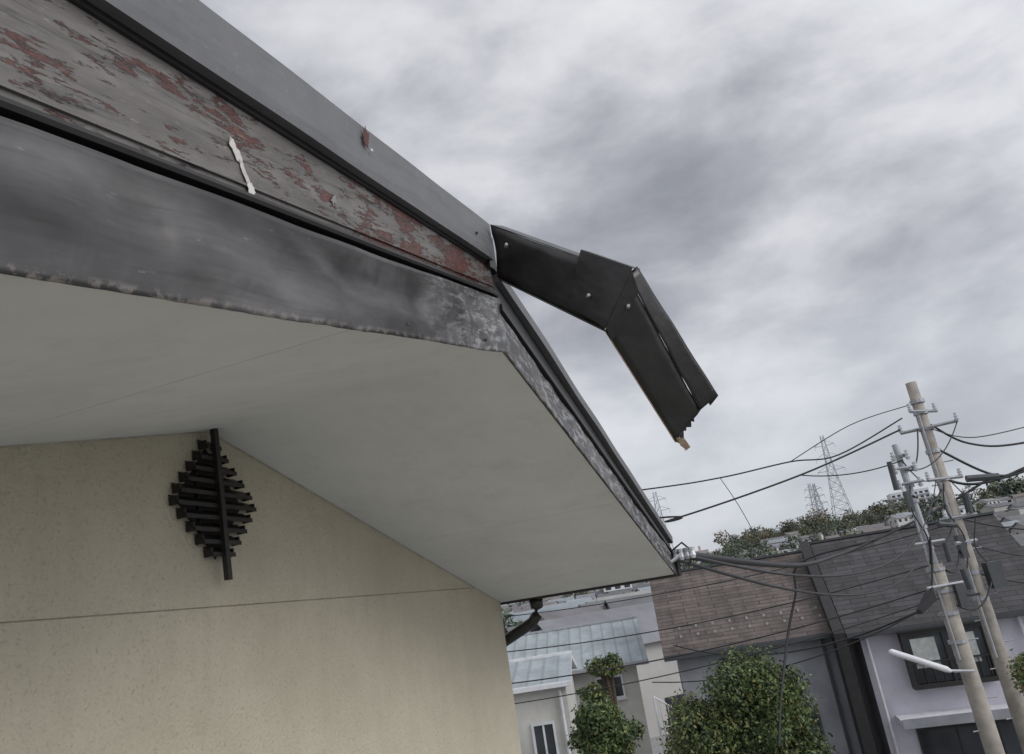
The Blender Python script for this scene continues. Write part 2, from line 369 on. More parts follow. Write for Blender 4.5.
# ------------------------------------------------------------------ broken flashing
bf=empty('broken_roof_flashing')
def strip(m,A,B,mi=0,seg=18,amp=.004,sd=1):
    n=seg;rows=6
    def at(pl,t):
        k=t*(len(pl)-1); i=min(int(k),len(pl)-2); f=k-i
        return Vector(pl[i]).lerp(Vector(pl[i+1]),f)
    base=len(m.v)
    for i in range(n+1):
        for j in range(rows+1):
            p=at(A,i/n).lerp(at(B,i/n),j/rows)
            q=noise.noise(Vector((p.x*14,p.y*14,p.z*14+sd)))*amp
            wt=1 if 0<j<rows else .35
            m.v.append(W(p.x+q*wt,p.y+q*wt*.6,p.z))
    for i in range(n):
        for j in range(rows):
            a=base+i*(rows+1)+j; m.f.append((a,a+1,a+rows+2,a+rows+1)); m.m.append(mi); m.uv.append([(i*.05,j*.05),(i*.05,j*.05+.05),(i*.05+.05,j*.05+.05),(i*.05+.05,j*.05)])
A_t=(-.543,1.725,.985);A_b=(-.561,1.768,.850)
B_t=(-.207,1.680,.715);B_b=(-.290,1.691,.599)
C_t=(-.129,1.889,.399);C_b=(-.205,1.884,.334)
B_k=(-.186,1.705,.742);C_k=(-.079,1.905,.428)
A_k1=(-.525,1.775,.998)
def sheet(nm,a,b,amp,sd,smooth=True,th_=.0016):
    m=MB(); strip(m,a,b,0,amp=amp,sd=sd); o=m.build(nm,[BLACKM],bf,smooth=smooth); s=o.modifiers.new('s','SOLIDIFY');s.thickness=th_
sheet('near_face',[A_t,B_t],[A_b,B_b],.009,1)
sheet('near_top_flange',[A_t,B_t],[A_k1,(-.20,1.72,.735)],.003,4)
sheet('hanging_face',[B_t,C_t],[B_b,C_b],.008,7)
sheet('hanging_flange',[B_t,C_t],[B_k,C_k],.005,9)
sheet('hanging_back_leg',[B_k,C_k],[(-.20,1.74,.69),(-.105,1.925,.412)],.003,12)
Vc=lambda p,q,t:tuple(p[i]+(q[i]-p[i])*t for i in range(3))
def off(p,dn,dd,dz): return (p[0]+dn,p[1]+dd,p[2]+dz)
s0t=off(Vc(A_t,B_t,.68),.006,-.008,.016); s0b=off(Vc(A_b,B_b,.68),.006,-.008,.01)
s1t=off(B_t,.014,-.006,.012); s1b=off(B_b,.004,-.010,.004)
m=MB(); strip(m,[s0t,s1t],[s0b,s1b],0,sd=21,amp=.002)
strip(m,[s0t,s1t],[off(s0t,.015,.07,.016),off(s1t,.012,.055,.014)],0,sd=22,amp=.002)
o=m.build('joint_sleeve',[BLACKM],bf); s=o.modifiers.new('s','SOLIDIFY');s.thickness=.002
m=MB(); strip(m,[off(B_t,.012,-.004,.008),off(Vc(B_t,C_t,.13),.004,-.006,.0)],[off(B_b,.004,-.009,.002),off(Vc(B_b,C_b,.10),.002,-.007,0)],0,sd=31,amp=.001)
o=m.build('knee_fillet',[BLACKM],bf); s=o.modifiers.new('s','SOLIDIFY');s.thickness=.0016
m=MB(); m.tube([W(*off(Vc(B_b,C_b,t),0,0,-.002)) for t in lin(0,1,8)],.0016,0,6); m.tube([W(*off(Vc(A_b,B_b,t),0,0,-.002)) for t in lin(0.02,1,8)],.0022,1,6)
m.build('hem_edge',[CORK,BLACKM],bf)
m=MB()
for p in (Vc(Vc(A_t,B_t,.80),Vc(A_b,B_b,.80),.6),Vc(Vc(A_t,B_t,.12),Vc(A_b,B_b,.12),.3),Vc(Vc(B_t,C_t,.1),Vc(B_b,C_b,.1),.35)):
    m.tube([W(*p),W(p[0]+.006,p[1]-.016,p[2]-.002)],[.0065,.004],0,10)
m.build('rivets',[STEEL],bf)
m=MB(); random.seed(4)
ends=[Vc(C_t,C_b,t) for t in (.25,.36,.55,.66,.85,1)]
for i in range(5):
    a=ends[i];b=ends[i+1];l=.004+random.random()*.013
    mid=off(Vc(a,b,random.uniform(.25,.75)),l*.2,l*.6,-l)
    m.quad([W(*a),W(*b),W(*mid)],0)
o=m.build('torn_end',[BLACKM],bf); s=o.modifiers.new('s','SOLIDIFY');s.thickness=.002
m=MB()
m.quad([W(*off(C_b,.002,.0,.010)),W(*off(C_b,.022,.006,.004)),W(*off(C_b,.032,.01,-.020)),W(*off(C_b,.022,.01,-.025)),W(*off(C_b,.010,.004,-.012))],0)
o=m.build('bent_metal_tip',[CORK],bf); s=o.modifiers.new('s','SOLIDIFY');s.thickness=.003
m=MB()
for i in range(4):
    p=off(C_b,.005+random.random()*.02,random.random()*.02,.01-random.random()*.02)
    m.tube([W(*p),W(*off(p,random.uniform(-.005,.015),.01,-.016))],[.003,.001],0,5)
m.build('torn_splinters',[CAULK],bf)

# ------------------------------------------------------------------ terrain
def sm(a,b,x):
    t=min(1,max(0,(x-a)/(b-a))); return t*t*(3-2*t)
def terr(x,y):
    r=hypot(x,y); 
    if y<=0: return 0
    X5=x*500/max(y,1)
    t=sm(170,480,r)
    far=1-sm(900,2500,r)*.2
    return t*(3.5+15*sm(15,170,X5)+2.5*noise.noise(Vector((x*.012,y*.012,0))))*far
m=MB(); rad=[0.01,5,12,25,45,70,100,130,160,190,220,260,300,340,380,420,460,500,560,650,800,1100,1600,2500,4500]
na=120; 
for r in rad:
    for j in range(na):
        a=2*pi*j/na; x=r*sin(a);y=r*cos(a); m.v.append((x,y,terr(x,y)))
for i in range(len(rad)-1):
    for j in range(na):
        a=i*na+j;b=i*na+(j+1)%na; m.f.append((a,a+na,b+na,b)); m.m.append(0); m.uv.append([(0,0)]*4)
m.build('ground',[GROUND],smooth=True)
m=MB(); m.box(-40,40,16.9,20.3,-.05,.004,0); m.build('road',[ROAD])
m=MB(); m.box(-40,40,16.6,16.9,0,.12,0); m.box(-40,40,20.3,20.5,0,.12,0); m.build('kerb',[KERB])
m=MB(); m.quad([(-40,17.1,.008),(40,17.1,.008),(40,17.2,.008),(-40,17.2,.008)]); m.build('road_marking',[LINE])

# ------------------------------------------------------------------ neighbour houses
def housegen(name,ox,oy,phi,w,dp,eh,rh,wallm,roofm,ov=.35,trim=None):
    e=empty(name); c,s=cos(phi),sin(phi)
    T=lambda x,y,z:(ox+x*c+y*s, oy-x*s+y*c, z)
    m=MB(); 
    m.quad([T(0,0,0),T(w,0,0),T(w,0,eh),T(0,0,eh)]); m.quad([T(w,dp,0),T(0,dp,0),T(0,dp,eh),T(w,dp,eh)])
    m.quad([T(0,dp,0),T(0,0,0),T(0,0,eh),T(0,dp/2,rh),T(0,dp,eh)]); m.quad([T(w,0,0),T(w,dp,0),T(w,dp,eh),T(w,dp/2,rh),T(w,0,eh)])
    m.build('walls',[wallm],e)
    k=(rh-eh)/(dp/2); m=MB()
    for sgn in (0,1):
        y0,y1=(-ov,dp/2) if sgn==0 else (dp+ov,dp/2)
        z0=eh-k*ov; z1=rh
        x0,x1=-ov,w+ov; L=hypot(y1-y0,z1-z0)
        uv=[(0,0),(x1-x0,0),(x1-x0,L),(0,L)]
        t=[T(x0,y0,z0+.14),T(x1,y0,z0+.14),T(x1,y1,z1+.14),T(x0,y1,z1+.14)]
        b=[T(x0,y0,z0),T(x1,y0,z0),T(x1,y1,z1),T(x0,y1,z1)]
        m.quad(t,0,uv)
        m.quad(b[::-1],1)
        m.quad([b[0],b[1],t[1],t[0]],1); m.quad([b[1],b[2],t[2],t[1]],1); m.quad([b[3],b[0],t[0],t[3]],1)
    m.build('roof',[roofm,trim or DARKG],e)
    m=MB(); m.box(-ov-.02,w+ov+.02,dp/2-.10,dp/2+.10,rh+.12,rh+.19,0,T); m.build('ridge_cap',[trim or DARKG],e)
    m=MB(); zg=eh-k*ov; m.box(-ov,w+ov,-ov-.12,-ov-.01,zg+.02,zg+.12,0,T); m.build('gutter',[trim or DARKG],e)
    return e,T
def window(e,T,x0,x1,z0,z1,y=0,frame=DARKG,proj=.06,mull=1):
    m=MB(); f=.06
    m.box(x0,x1,y-proj,y-.004,z0,z0+f,0,T); m.box(x0,x1,y-proj,y-.004,z1-f,z1,0,T)
    m.box(x0,x0+f,y-proj,y-.004,z0+f,z1-f,0,T); m.box(x1-f,x1,y-proj,y-.004,z0+f,z1-f,0,T)
    for i in range(mull):
        xm=x0+(x1-x0)*(i+1)/(mull+1); m.box(xm-.025,xm+.025,y-proj+.015,y-.006,z0+f,z1-f,0,T)
    m.box(x0-.04,x1+.04,y-proj-.05,y-.004,z0-.05,z0-.002,0,T)
    m.build('window_frame',[frame],e)
    m=MB(); m.box(x0+f,x1-f,y-.035,y-.008,z0+f,z1-f,0,T); m.build('window_glass',[GLASS],e)

e,T=housegen('grey_shingle_house',3.45,23.4,radians(8),4.35,6.6,5.45,7.52,GREYW,SH1,.38)
window(e,T,1.15,1.75,4.4,5.05); window(e,T,2.6,3.5,2.0,3.4,mull=1)
m=MB()
for r_ in range(2):
    for i in range(9):
        x=.2+i*.5; y=.25+r_*.35; z=5.45+ (7.52-5.45)/3.3*y+.145
        m.box(x,x+.07,y,y+.03,z,z+.07,0,T)
m.build('snow_stops',[STEEL],e)
m=MB(); m.box(4.02,4.10,-.10,-.02,0,5.2,0,T); m.build('downpipe',[DARKG],e)
e,T=housegen('lavender_house',8.25,22.1,radians(14),4.75,6.6,5.40,7.72,LAV,SH2,.35)
m=MB()
k=(7.72-5.40)/3.3
b=[T(-.66,-.42,0),T(-.38,-.42,0),T(-.38,3.3,0),T(-.66,3.3,0)]
t=[T(-.66,-.42,5.40-k*.42+.24),T(-.38,-.42,5.40-k*.42+.24),T(-.38,3.3,7.96),T(-.66,3.3,7.96)]
m.hexa(b,t); m.build('black_party_wall',[BLACK],e)
m=MB(); x0,x1=.95,3.0; z0,z1=3.72,5.15
m.box(x0,x1,-.42,-.005,z1-.10,z1,0,T); m.box(x0,x1,-.42,-.005,z0,z0+.12,0,T)
m.box(x0,x0+.10,-.42,-.005,z0+.12,z1-.10,0,T); m.box(x1-.10,x1,-.42,-.005,z0+.12,z1-.10,0,T)
m.box(x0+.98,x0+1.06,-.40,-.3,z0+.12,z1-.10,0,T)
m.box(x0-.06,x1+.06,-.50,-.005,z1+.002,z1+.05,0,T)
for i in range(9): m.box(x0+.12+i*.22,x0+.14+i*.22,-.41,-.385,z0+.12,z0+.62,0,T)
m.box(x0+.10,x1-.10,-.415,-.38,z0+.62,z0+.66,0,T)
m.build('bay_window_frame',[BLACK],e)
m=MB(); m.box(x0+.10,x1-.10,-.34,-.30,z0+.13,z1-.11,0,T); m.build('bay_window_glass',[GLASS],e)
m=MB(); m.box(x0+.2,x0+.8,-.355,-.342,z0+.5,z1-.2,0,T); m.box(x0+1.15,x0+1.75,-.355,-.342,z0+.5,z1-.2,0,T); m.build('curtains',[simple('curtain_cloth',(.42,.44,.42),.9,.3,5)],e)
m=MB(); m.box(.35,4.1,-.9,-.005,2.98,3.12,0,T); m.build('entrance_canopy',[WHITE],e)
m=MB(); m.box(.35,4.1,-.96,-.902,2.94,3.16,0,T); m.build('canopy_trim',[GREYW],e)
window(e,T,.75,3.6,.9,2.75,frame=BLACK,mull=2)
m=MB(); m.box(4.1,4.6,-.45,-.1,3.2,3.75,0,T); m.box(4.14,4.56,-.47,-.451,3.24,3.71,1,T); m.build('air_conditioner',[WHITE,DARKG],e)
m=MB(); m.tube([T(3.9,-.12,0),T(3.9,-.12,5.2)],.05,0,8); m.tube([T(.15,-.1,0),T(.15,-.1,5.2)],.04,0,8); m.build('rain_pipes',[WHITE],e)

e,T=housegen('blue_roof_house',-4.5,26.5,radians(4),7.0,6,5.15,6.2,BEIGE,BLUER,.4,trim=STEEL)
window(e,T,5.6,6.5,4.1,4.8,frame=WHITE); window(e,T,3.6,4.8,3.9,4.8,frame=WHITE)
e,T=housegen('beige_low_house',-5.2,20.9,radians(4),5.3,4.2,5.30,5.75,BEIGE,BLUER,.18,trim=WHITE)
window(e,T,4.3,4.9,3.6,4.5,frame=WHITE,mull=1); window(e,T,2.2,3.4,3.9,4.9,frame=WHITE)
m=MB(); m.tube([T(5.15,-.08,0),T(5.15,-.08,5.2)],.04,0,8); m.box(0,5.3,-.03,-.005,3.1,3.16,0,T); m.build('rain_pipe_and_band',[WHITE],e)
st=empty('white_stair_railing'); m=MB()
for i in range(11):
    x=2.0+i*.16; z=5.0-i*.12; m.tube([(x,17.4,z-1.4),(x,17.4,z+.0)],.014,0,6)
m.tube([(1.9,17.4,5.08),(3.7,17.4,3.72)],.022,0,6); m.tube([(1.9,17.4,4.5),(3.7,17.4,3.15)],.016,0,6)
m.tube([(1.9,17.4,0),(1.9,17.4,5.1)],.025,0,6); m.tube([(3.7,17.4,0),(3.7,17.4,3.7)],.025,0,6)
m.build('rails',[WHITE],st)

# ------------------------------------------------------------------ background town
m=MB(); random.seed(12)
haze_tint=lambda c,f=.2:tuple(c[i]*(1-f)+(.45,.48,.52)[i]*f for i in range(3))  # blends distance haze into the town wall and roof colours
walls=[(.50,.49,.46),(.60,.60,.60),(.40,.38,.34),(.33,.33,.35),(.50,.46,.40)]
roofs=[(.10,.10,.10),(.13,.12,.12),(.24,.27,.29),(.08,.08,.09),(.15,.115,.10),(.18,.18,.19)]
MT=[simple('town_wall_%d'%i,haze_tint(c),.85,.15,.3) for i,c in enumerate(walls)]+[simple('town_roof_%d'%i,haze_tint(c,.1),.75,.25,.4) for i,c in enumerate(roofs)]+[GLASS]
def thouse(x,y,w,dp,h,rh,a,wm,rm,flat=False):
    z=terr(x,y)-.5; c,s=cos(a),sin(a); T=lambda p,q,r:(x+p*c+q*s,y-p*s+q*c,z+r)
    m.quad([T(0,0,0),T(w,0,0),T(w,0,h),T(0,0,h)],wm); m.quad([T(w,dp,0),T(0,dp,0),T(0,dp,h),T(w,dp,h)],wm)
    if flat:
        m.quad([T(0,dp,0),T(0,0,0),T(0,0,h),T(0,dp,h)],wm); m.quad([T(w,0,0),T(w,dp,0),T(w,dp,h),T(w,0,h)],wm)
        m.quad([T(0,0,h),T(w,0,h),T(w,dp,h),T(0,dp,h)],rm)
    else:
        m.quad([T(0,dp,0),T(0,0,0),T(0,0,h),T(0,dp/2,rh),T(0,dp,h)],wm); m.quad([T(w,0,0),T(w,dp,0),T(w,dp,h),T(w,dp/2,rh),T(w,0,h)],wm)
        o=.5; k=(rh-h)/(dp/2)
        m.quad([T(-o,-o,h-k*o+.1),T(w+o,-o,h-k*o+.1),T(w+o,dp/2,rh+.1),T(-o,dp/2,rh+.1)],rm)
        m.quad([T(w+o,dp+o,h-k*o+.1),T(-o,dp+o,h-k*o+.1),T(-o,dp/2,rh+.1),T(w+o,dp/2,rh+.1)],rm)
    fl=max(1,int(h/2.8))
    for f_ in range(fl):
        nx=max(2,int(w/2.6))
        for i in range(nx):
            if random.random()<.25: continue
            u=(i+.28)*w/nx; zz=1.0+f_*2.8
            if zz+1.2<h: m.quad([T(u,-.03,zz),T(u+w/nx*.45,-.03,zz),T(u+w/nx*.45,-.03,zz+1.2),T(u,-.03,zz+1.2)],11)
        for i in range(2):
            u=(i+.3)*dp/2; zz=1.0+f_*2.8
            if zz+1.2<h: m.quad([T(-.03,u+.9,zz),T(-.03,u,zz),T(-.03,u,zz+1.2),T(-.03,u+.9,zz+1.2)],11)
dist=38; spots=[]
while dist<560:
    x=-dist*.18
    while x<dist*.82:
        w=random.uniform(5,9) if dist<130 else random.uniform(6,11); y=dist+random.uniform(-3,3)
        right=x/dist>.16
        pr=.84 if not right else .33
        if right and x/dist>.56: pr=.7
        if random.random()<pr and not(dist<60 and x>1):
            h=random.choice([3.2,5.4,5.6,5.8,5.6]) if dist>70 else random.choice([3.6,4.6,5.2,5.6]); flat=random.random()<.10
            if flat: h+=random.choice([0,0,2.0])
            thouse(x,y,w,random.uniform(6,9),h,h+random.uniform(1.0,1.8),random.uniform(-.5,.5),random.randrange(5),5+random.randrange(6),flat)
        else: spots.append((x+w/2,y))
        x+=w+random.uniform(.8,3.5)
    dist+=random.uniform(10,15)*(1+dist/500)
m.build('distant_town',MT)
def apartment(name,x,y,w,dp,h,a,c):
    m=MB(); z=terr(x,y)-1; cs,s=cos(a),sin(a); T=lambda p,q,r:(x+p*cs+q*s,y-p*s+q*cs,z+r)
    m.box(0,w,0,dp,0,h,0,T); m.box(w*.4,w*.55,dp*.3,dp*.7,h+.01,h+3,0,T)
    k=0
    while 2+k*2.9<h-1:
        zz=1.6+k*2.9; nb_=int(w/3.4)
        for i in range(nb_):
            u=(i+.2)*w/nb_; m.box(u,u+w/nb_*.6,-.06,-.01,zz,zz+1.5,1,T)
        m.box(0,w,-1.1,-.02,zz-.5,zz-.2,0,T)
        k+=1
    m.build(name,[c,GLASS])
AP=simple('apartment_white',(.60,.61,.62),.8,.06,.1)
apartment('apartment_block',240,520,24,14,25,.25,AP); apartment('apartment_block.001',298,500,30,14,20,.2,AP)
apartment('apartment_block.002',97,500,10,10,14,.2,simple('apartment_pink',(.46,.40,.39),.8,.08,.1))
apartment('apartment_block.003',24,330,12,8,11,.1,AP)

# ------------------------------------------------------------------ foliage
def foliage(name,blobs,n,size,mats,wts,parent=None,shell=.45,seed=1,perdist=False):
    r=np.random.default_rng(seed); vs=[];mi=[]
    vol=np.array([1.0 if perdist else b[3]**2 for b in blobs]);vol=vol/vol.sum()
    for b,pv in zip(blobs,vol):
        k=int(n*pv); dirs=r.normal(size=(k,3)); dirs/=np.linalg.norm(dirs,axis=1)[:,None]
        rad=b[3]*(1-shell*r.random(k)**1.6)
        fr=np.array([1+.34*noise.noise(Vector((d_[0]*2.6+b[0]*3,d_[1]*2.6,d_[2]*2.6+b[2]*3))) for d_ in dirs])
        rad=rad*fr*(1+.12*r.normal(size=k))
        sq=b[4] if len(b)>4 else .9
        c=np.array(b[:3])+dirs*rad[:,None]*np.array([1,1,sq])
        nr=dirs*.6+r.normal(size=(k,3))*.6+np.array([0,0,.3]); nr/=np.linalg.norm(nr,axis=1)[:,None]
        t=r.normal(size=(k,3)); t-=nr*(t*nr).sum(1)[:,None]; t/=np.linalg.norm(t,axis=1)[:,None]
        sz0=b[3]*size if perdist else size
        u=np.cross(nr,t); sz=sz0*(.4+r.random(k)*.9)
        a=c-t*sz[:,None]*.9; b2=c+u*sz[:,None]*.45-nr*sz[:,None]*.08; d2=c+t*sz[:,None]*.9; e2=c-u*sz[:,None]*.45-nr*sz[:,None]*.08
        vs.append(np.stack([a,b2,d2,e2],1).reshape(-1,3)); 
        w2=np.array(wts,float); w2[r.integers(len(mats))]+=(.9 if perdist else .45); w2/=w2.sum()
        mi.append(r.choice(len(mats),k,p=w2))
    V=np.concatenate(vs);M=np.concatenate(mi);k=len(M)
    me=bpy.data.meshes.new(name); me.vertices.add(len(V)); me.vertices.foreach_set('co',V.ravel().astype(np.float32))
    me.loops.add(4*k); me.loops.foreach_set('vertex_index',np.arange(4*k,dtype=np.int32))
    me.polygons.add(k); me.polygons.foreach_set('loop_start',np.arange(0,4*k,4,dtype=np.int32)); 
    for q in mats: me.materials.append(q)
    me.polygons.foreach_set('material_index',M.astype(np.int32)); me.update(calc_edges=True); me.validate()
    o=bpy.data.objects.new(name,me); COL.objects.link(o)
    if parent:o.parent=parent
    return o
def tree(name,x,y,cz,R_,nb_,n,size,mats,wts,seed,sub=.5,sq=.85):
    e=empty(name); r=random.Random(seed); blobs=[(x,y,cz,R_*.72,sq)]; m=MB()
    m.tube([(x,y,0),(x+.05,y,cz*.5),(x,y+.04,cz)],[.13,.10,.05],0,8)
    for i in range(nb_):
        a=r.uniform(0,2*pi); el=r.uniform(-.7,1.2); rr=R_*(1-sub*.5)*r.uniform(.7,1.05)
        p=(x+cos(a)*cos(el)*rr,y+sin(a)*cos(el)*rr,cz+sin(el)*rr*sq); blobs.append((p[0],p[1],p[2],R_*sub*r.uniform(.5,.9),.9))
        if i%2==0: m.tube([(x,y,cz*.7),((x+p[0])/2,(y+p[1])/2,(cz*.8+p[2]*.2)),p],[.05,.035,.01],0,5)
    m.build('trunk_and_limbs',[BARK],e); foliage('leaves',blobs,n,size,mats,wts,e,seed=seed)
tree('round_clipped_tree',.62,14,5.02,.66,14,15000,.042,[L1,L2,L3],[.5,.3,.2],3,.42)
tree('garden_tree',3.65,16,4.78,1.17,22,21000,.05,[L1,L2,L3],[.5,.25,.25],5,.5)
tree('garden_tree.001',2.75,16.2,4.2,1.1,18,16000,.05,[L3,L1,L2],[.45,.4,.15],6,.5)
tree('garden_tree.002',4.1,16.1,3.9,.75,10,7500,.05,[L1,L2,L3],[.45,.35,.2],8,.55)
tree('garden_shrub',1.1,18.3,5.7,.5,11,2400,.05,[L1,L3,L2],[.4,.35,.25],11,.55,.4)
tree('garden_shrub.001',.62,18.0,5.15,.34,8,1800,.05,[L1,L2,L3],[.4,.35,.25],12,.7,1.3)
tree('yellowing_tree',7.05,12.2,5.15,.5,9,4500,.04,[L3,L1,L4],[.5,.3,.2],14,.6)
blobs=[]; random.seed(5)
for i in range(74):
    X=random.uniform(112,238); y=random.uniform(420,500); t=terr(X,y); r_=random.uniform(3.0,7.5); k=.5+1.1*max(0,noise.noise(Vector((X*.05,0,2)))+.3)
    for q in range(4): blobs.append((X+random.uniform(-.6,.6)*r_,y+random.uniform(-3,3),t+r_*.7+random.uniform(0,8)*k,r_*random.uniform(.4,.75),1.0))
foliage('distant_trees',blobs,46000,.22,[L5,L7,L8,L6],[.3,.12,.08,.3],seed=20,perdist=True,shell=.3)
blobs=[]
for i in range(34):
    X=random.uniform(255,300); y=random.uniform(415,450); blobs.append((X,y,terr(X,y)+random.uniform(3,13),random.uniform(3,6),.9))
for (x,y) in spots:
    if y>75 and random.random()<.6:
        r_=random.uniform(1.6,3.2)*(1+y/600); z0=terr(x,y)+r_+random.uniform(0,1.5)
        for q in range(3): blobs.append((x+random.uniform(-.7,.7)*r_,y,z0+random.uniform(-.6,.8)*r_,r_*random.uniform(.5,.8),1))
foliage('distant_trees.001',blobs,len(blobs)*150,.26,[L5,L6,L8],[.4,.3,.08],seed=22,perdist=True,shell=.3)

# ------------------------------------------------------------------ pylons
PYL=simple('pylon_steel',(.38,.40,.43),.6,.1,.1)
def pylon(name,x,y,h,w,a=.3):
    m=MB(); z0=terr(x,y)-2; c,s=cos(a),sin(a); T=lambda p,q,r:(x+p*c+q*s,y-p*s+q*c,z0+r)
    R_=.28
    def hw_(t): return w*(.5*(1-t)**1.5+.07)
    L=12
    for sx in (-1,1):
        for sy in (-1,1): m.tube([T(sx*hw_(i/L),sy*hw_(i/L),h*i/L) for i in range(L+1)],R_,0,4)
    for i in range(L):
        a0,a1=hw_(i/L),hw_((i+1)/L); z_0,z_1=h*i/L,h*(i+1)/L
        for sy in (-1,1):
            m.tube([T(-a0,sy*a0,z_0),T(a1,sy*a1,z_1)],R_*.6,0,3); m.tube([T(a0,sy*a0,z_0),T(-a1,sy*a1,z_1)],R_*.6,0,3)
            m.tube([T(-sy*a0*-1,-a0,z_0),T(-sy*a1*-1,a1,z_1)],R_*.6,0,3)
        m.tube([T(-a0,-a0,z_0),T(a0,-a0,z_0)],R_*.6,0,3)
    for t,l in ((.66,.30),(.78,.26),(.90,.22)):
        for sx in (-1,1):
            m.tube([T(sx*hw_(t),0,h*t),T(sx*w*l*2.0,0,h*t+.6)],R_*.8,0,4); m.tube([T(sx*hw_(t+.05),0,h*(t+.05)),T(sx*w*l*2.0,0,h*t+.6)],R_*.6,0,3)
            m.tube([T(sx*w*l*2.0,0,h*t+.6),T(sx*w*l*2.0,0,h*t-2.5)],R_*.5,0,3)
    m.build(name,[PYL])
pylon('transmission_pylon',237.5,600,84,17,.5); pylon('transmission_pylon.001',221,600,48,11,.5); pylon('transmission_pylon.002',97,600,70,17,.2)
pylon('transmission_pylon.003',232,640,52,11,.4)

# ------------------------------------------------------------------ poles and wires
up=empty('utility_pole'); m=MB()
m.tube([(8.56,16,0),(8.54,16,6),(8.52,16,10.63)],[.165,.14,.11],0,14); m.build('concrete_shaft',[CONC],up,smooth=True)
m=MB()
def arm(x,y,z,l,a,r=.035,mi=0): m.tube([(x-l*cos(a),y-l*sin(a),z),(x+l*cos(a),y+l*sin(a),z)],r,mi,4)
arm(8.52,15.86,9.95,.45,.5); arm(8.52,15.86,9.6,.55,-.5); arm(8.52,15.86,8.5,.5,.4); arm(8.53,15.86,7.7,.35,-.3); arm(8.53,15.86,7.2,.4,.6)
for z in (10.2,9.95,9.6,9.1,8.5,7.7,7.2,6.6,6.1): m.tube([(8.53,16,z-.04),(8.53,16,z+.04)],.150,0,12)
for i in range(14):
    z=3+i*.45; s_=1 if i%2 else -1; m.tube([(8.55,16,z),(8.55+s_*.30,15.95,z)],.012,0,4)
m.tube([(8.40,15.88,9.9),(8.40,15.88,5.0)],.025,0,6)
m.build('steel_fittings',[STEEL],up)
m=MB()
for x,y,z in ((8.15,15.65,9.95),(8.88,16.05,9.95),(8.05,16.1,9.6),(9.0,15.6,9.6),(8.1,15.7,8.5),(8.95,16.05,8.5),(8.25,15.8,7.7)):
    m.tube([(x,y,z),(x,y,z+.05),(x,y,z+.06),(x,y,z+.11),(x,y,z+.12),(x,y,z+.17)],[.03,.055,.03,.05,.03,.04],0,8)
m.build('insulators',[INS],up)
m=MB(); m.box(8.72,9.0,15.75,15.95,6.25,6.75,0); m.box(8.30,8.42,15.7,15.85,6.9,7.35,0)
m.tube([(8.9,15.8,8.42),(9.5,15.7,8.36)],.07,0,8); m.tube([(8.35,15.7,7.55),(7.9,15.5,7.62)],.055,0,8)
m.tube([(8.75,15.8,7.75),(8.78,15.8,8.15)],.07,0,8); m.tube([(8.28,15.8,6.3),(8.25,15.8,6.7)],.06,0,8)
m.build('junction_boxes',[DARKG],up)

up=empty('utility_pole.001'); m=MB()
m.tube([(7.42,15,0),(7.38,15,4),(7.35,15,6.9)],[.17,.155,.14],0,14); m.build('concrete_shaft',[CONC],up,smooth=True)
m=MB(); m.tube([(7.37,15,6.2),(7.30,15,9.24)],[.075,.06],0,10)
for z in (9.0,8.7,8.4,8.1,7.6,7.2,6.8,6.4,6.0,5.5): m.tube([(7.34,15,z-.03),(7.34,15,z+.03)],.09 if z>7 else .168,0,10)
arm(7.30,14.9,9.0,.22,.9,.03); arm(7.30,14.9,8.75,.25,.2,.03); arm(7.31,14.9,8.45,.25,-.5,.03); arm(7.34,14.9,7.3,.3,.1,.03); arm(7.35,14.85,6.5,.42,.3,.03)
for i in range(12):
    z=1+i*.5; s_=1 if i%2 else -1; m.tube([(7.4,15,z),(7.4+s_*.3,14.95,z)],.012,0,4)
m.tube([(7.2,14.9,8.2),(7.22,14.88,5.2)],.02,0,6)
m.build('steel_fittings',[STEEL],up)
m=MB()
for z,dx in ((8.98,-.16),(8.98,.12),(8.73,-.2),(8.73,.2),(8.43,-.2),(8.43,.2),(8.2,-.12)):
    x=7.30+dx; m.tube([(x,14.88,z-.08),(x,14.88,z-.03),(x,14.88,z-.02),(x,14.88,z+.04),(x,14.88,z+.05),(x,14.88,z+.10)],[.03,.06,.03,.055,.03,.045],0,8)
m.build('insulators',[INS],up)
m=MB()
m.tube([(7.0,14.8,8.9),(6.98,14.8,8.35)],.055,0,8); m.box(7.12,7.22,14.8,14.9,7.9,8.3,0)
m.tube([(7.55,14.8,6.9),(7.56,14.8,7.25)],.05,0,8); m.box(7.48,7.62,14.75,14.86,6.1,6.5,0)
m.build('fuse_boxes',[DARKG],up)
m=MB(); b=[(6.72,14.7,6.08),(7.05,14.7,6.28),(7.05,14.9,6.28),(6.72,14.9,6.08)]; t=[(6.72,14.7,6.16),(7.05,14.7,6.52),(7.05,14.9,6.52),(6.72,14.9,6.16)]; m.hexa(b,t)
m.build('cable_splice_closure',[RUB],up)
sl=empty('street_lamp'); m=MB()
m.tube([(7.36,14.8,5.0),(6.85,14.5,5.10),(6.75,14.5,5.12)],.025,0,6); m.build('arm',[STEEL],sl)
m=MB(); m.tube([(5.86,14.5,5.57),(5.9,14.5,5.56),(6.75,14.5,5.14),(6.82,14.5,5.10)],[.03,.055,.055,.03],0,10); m.build('lamp_housing',[WHITE],sl,smooth=True)

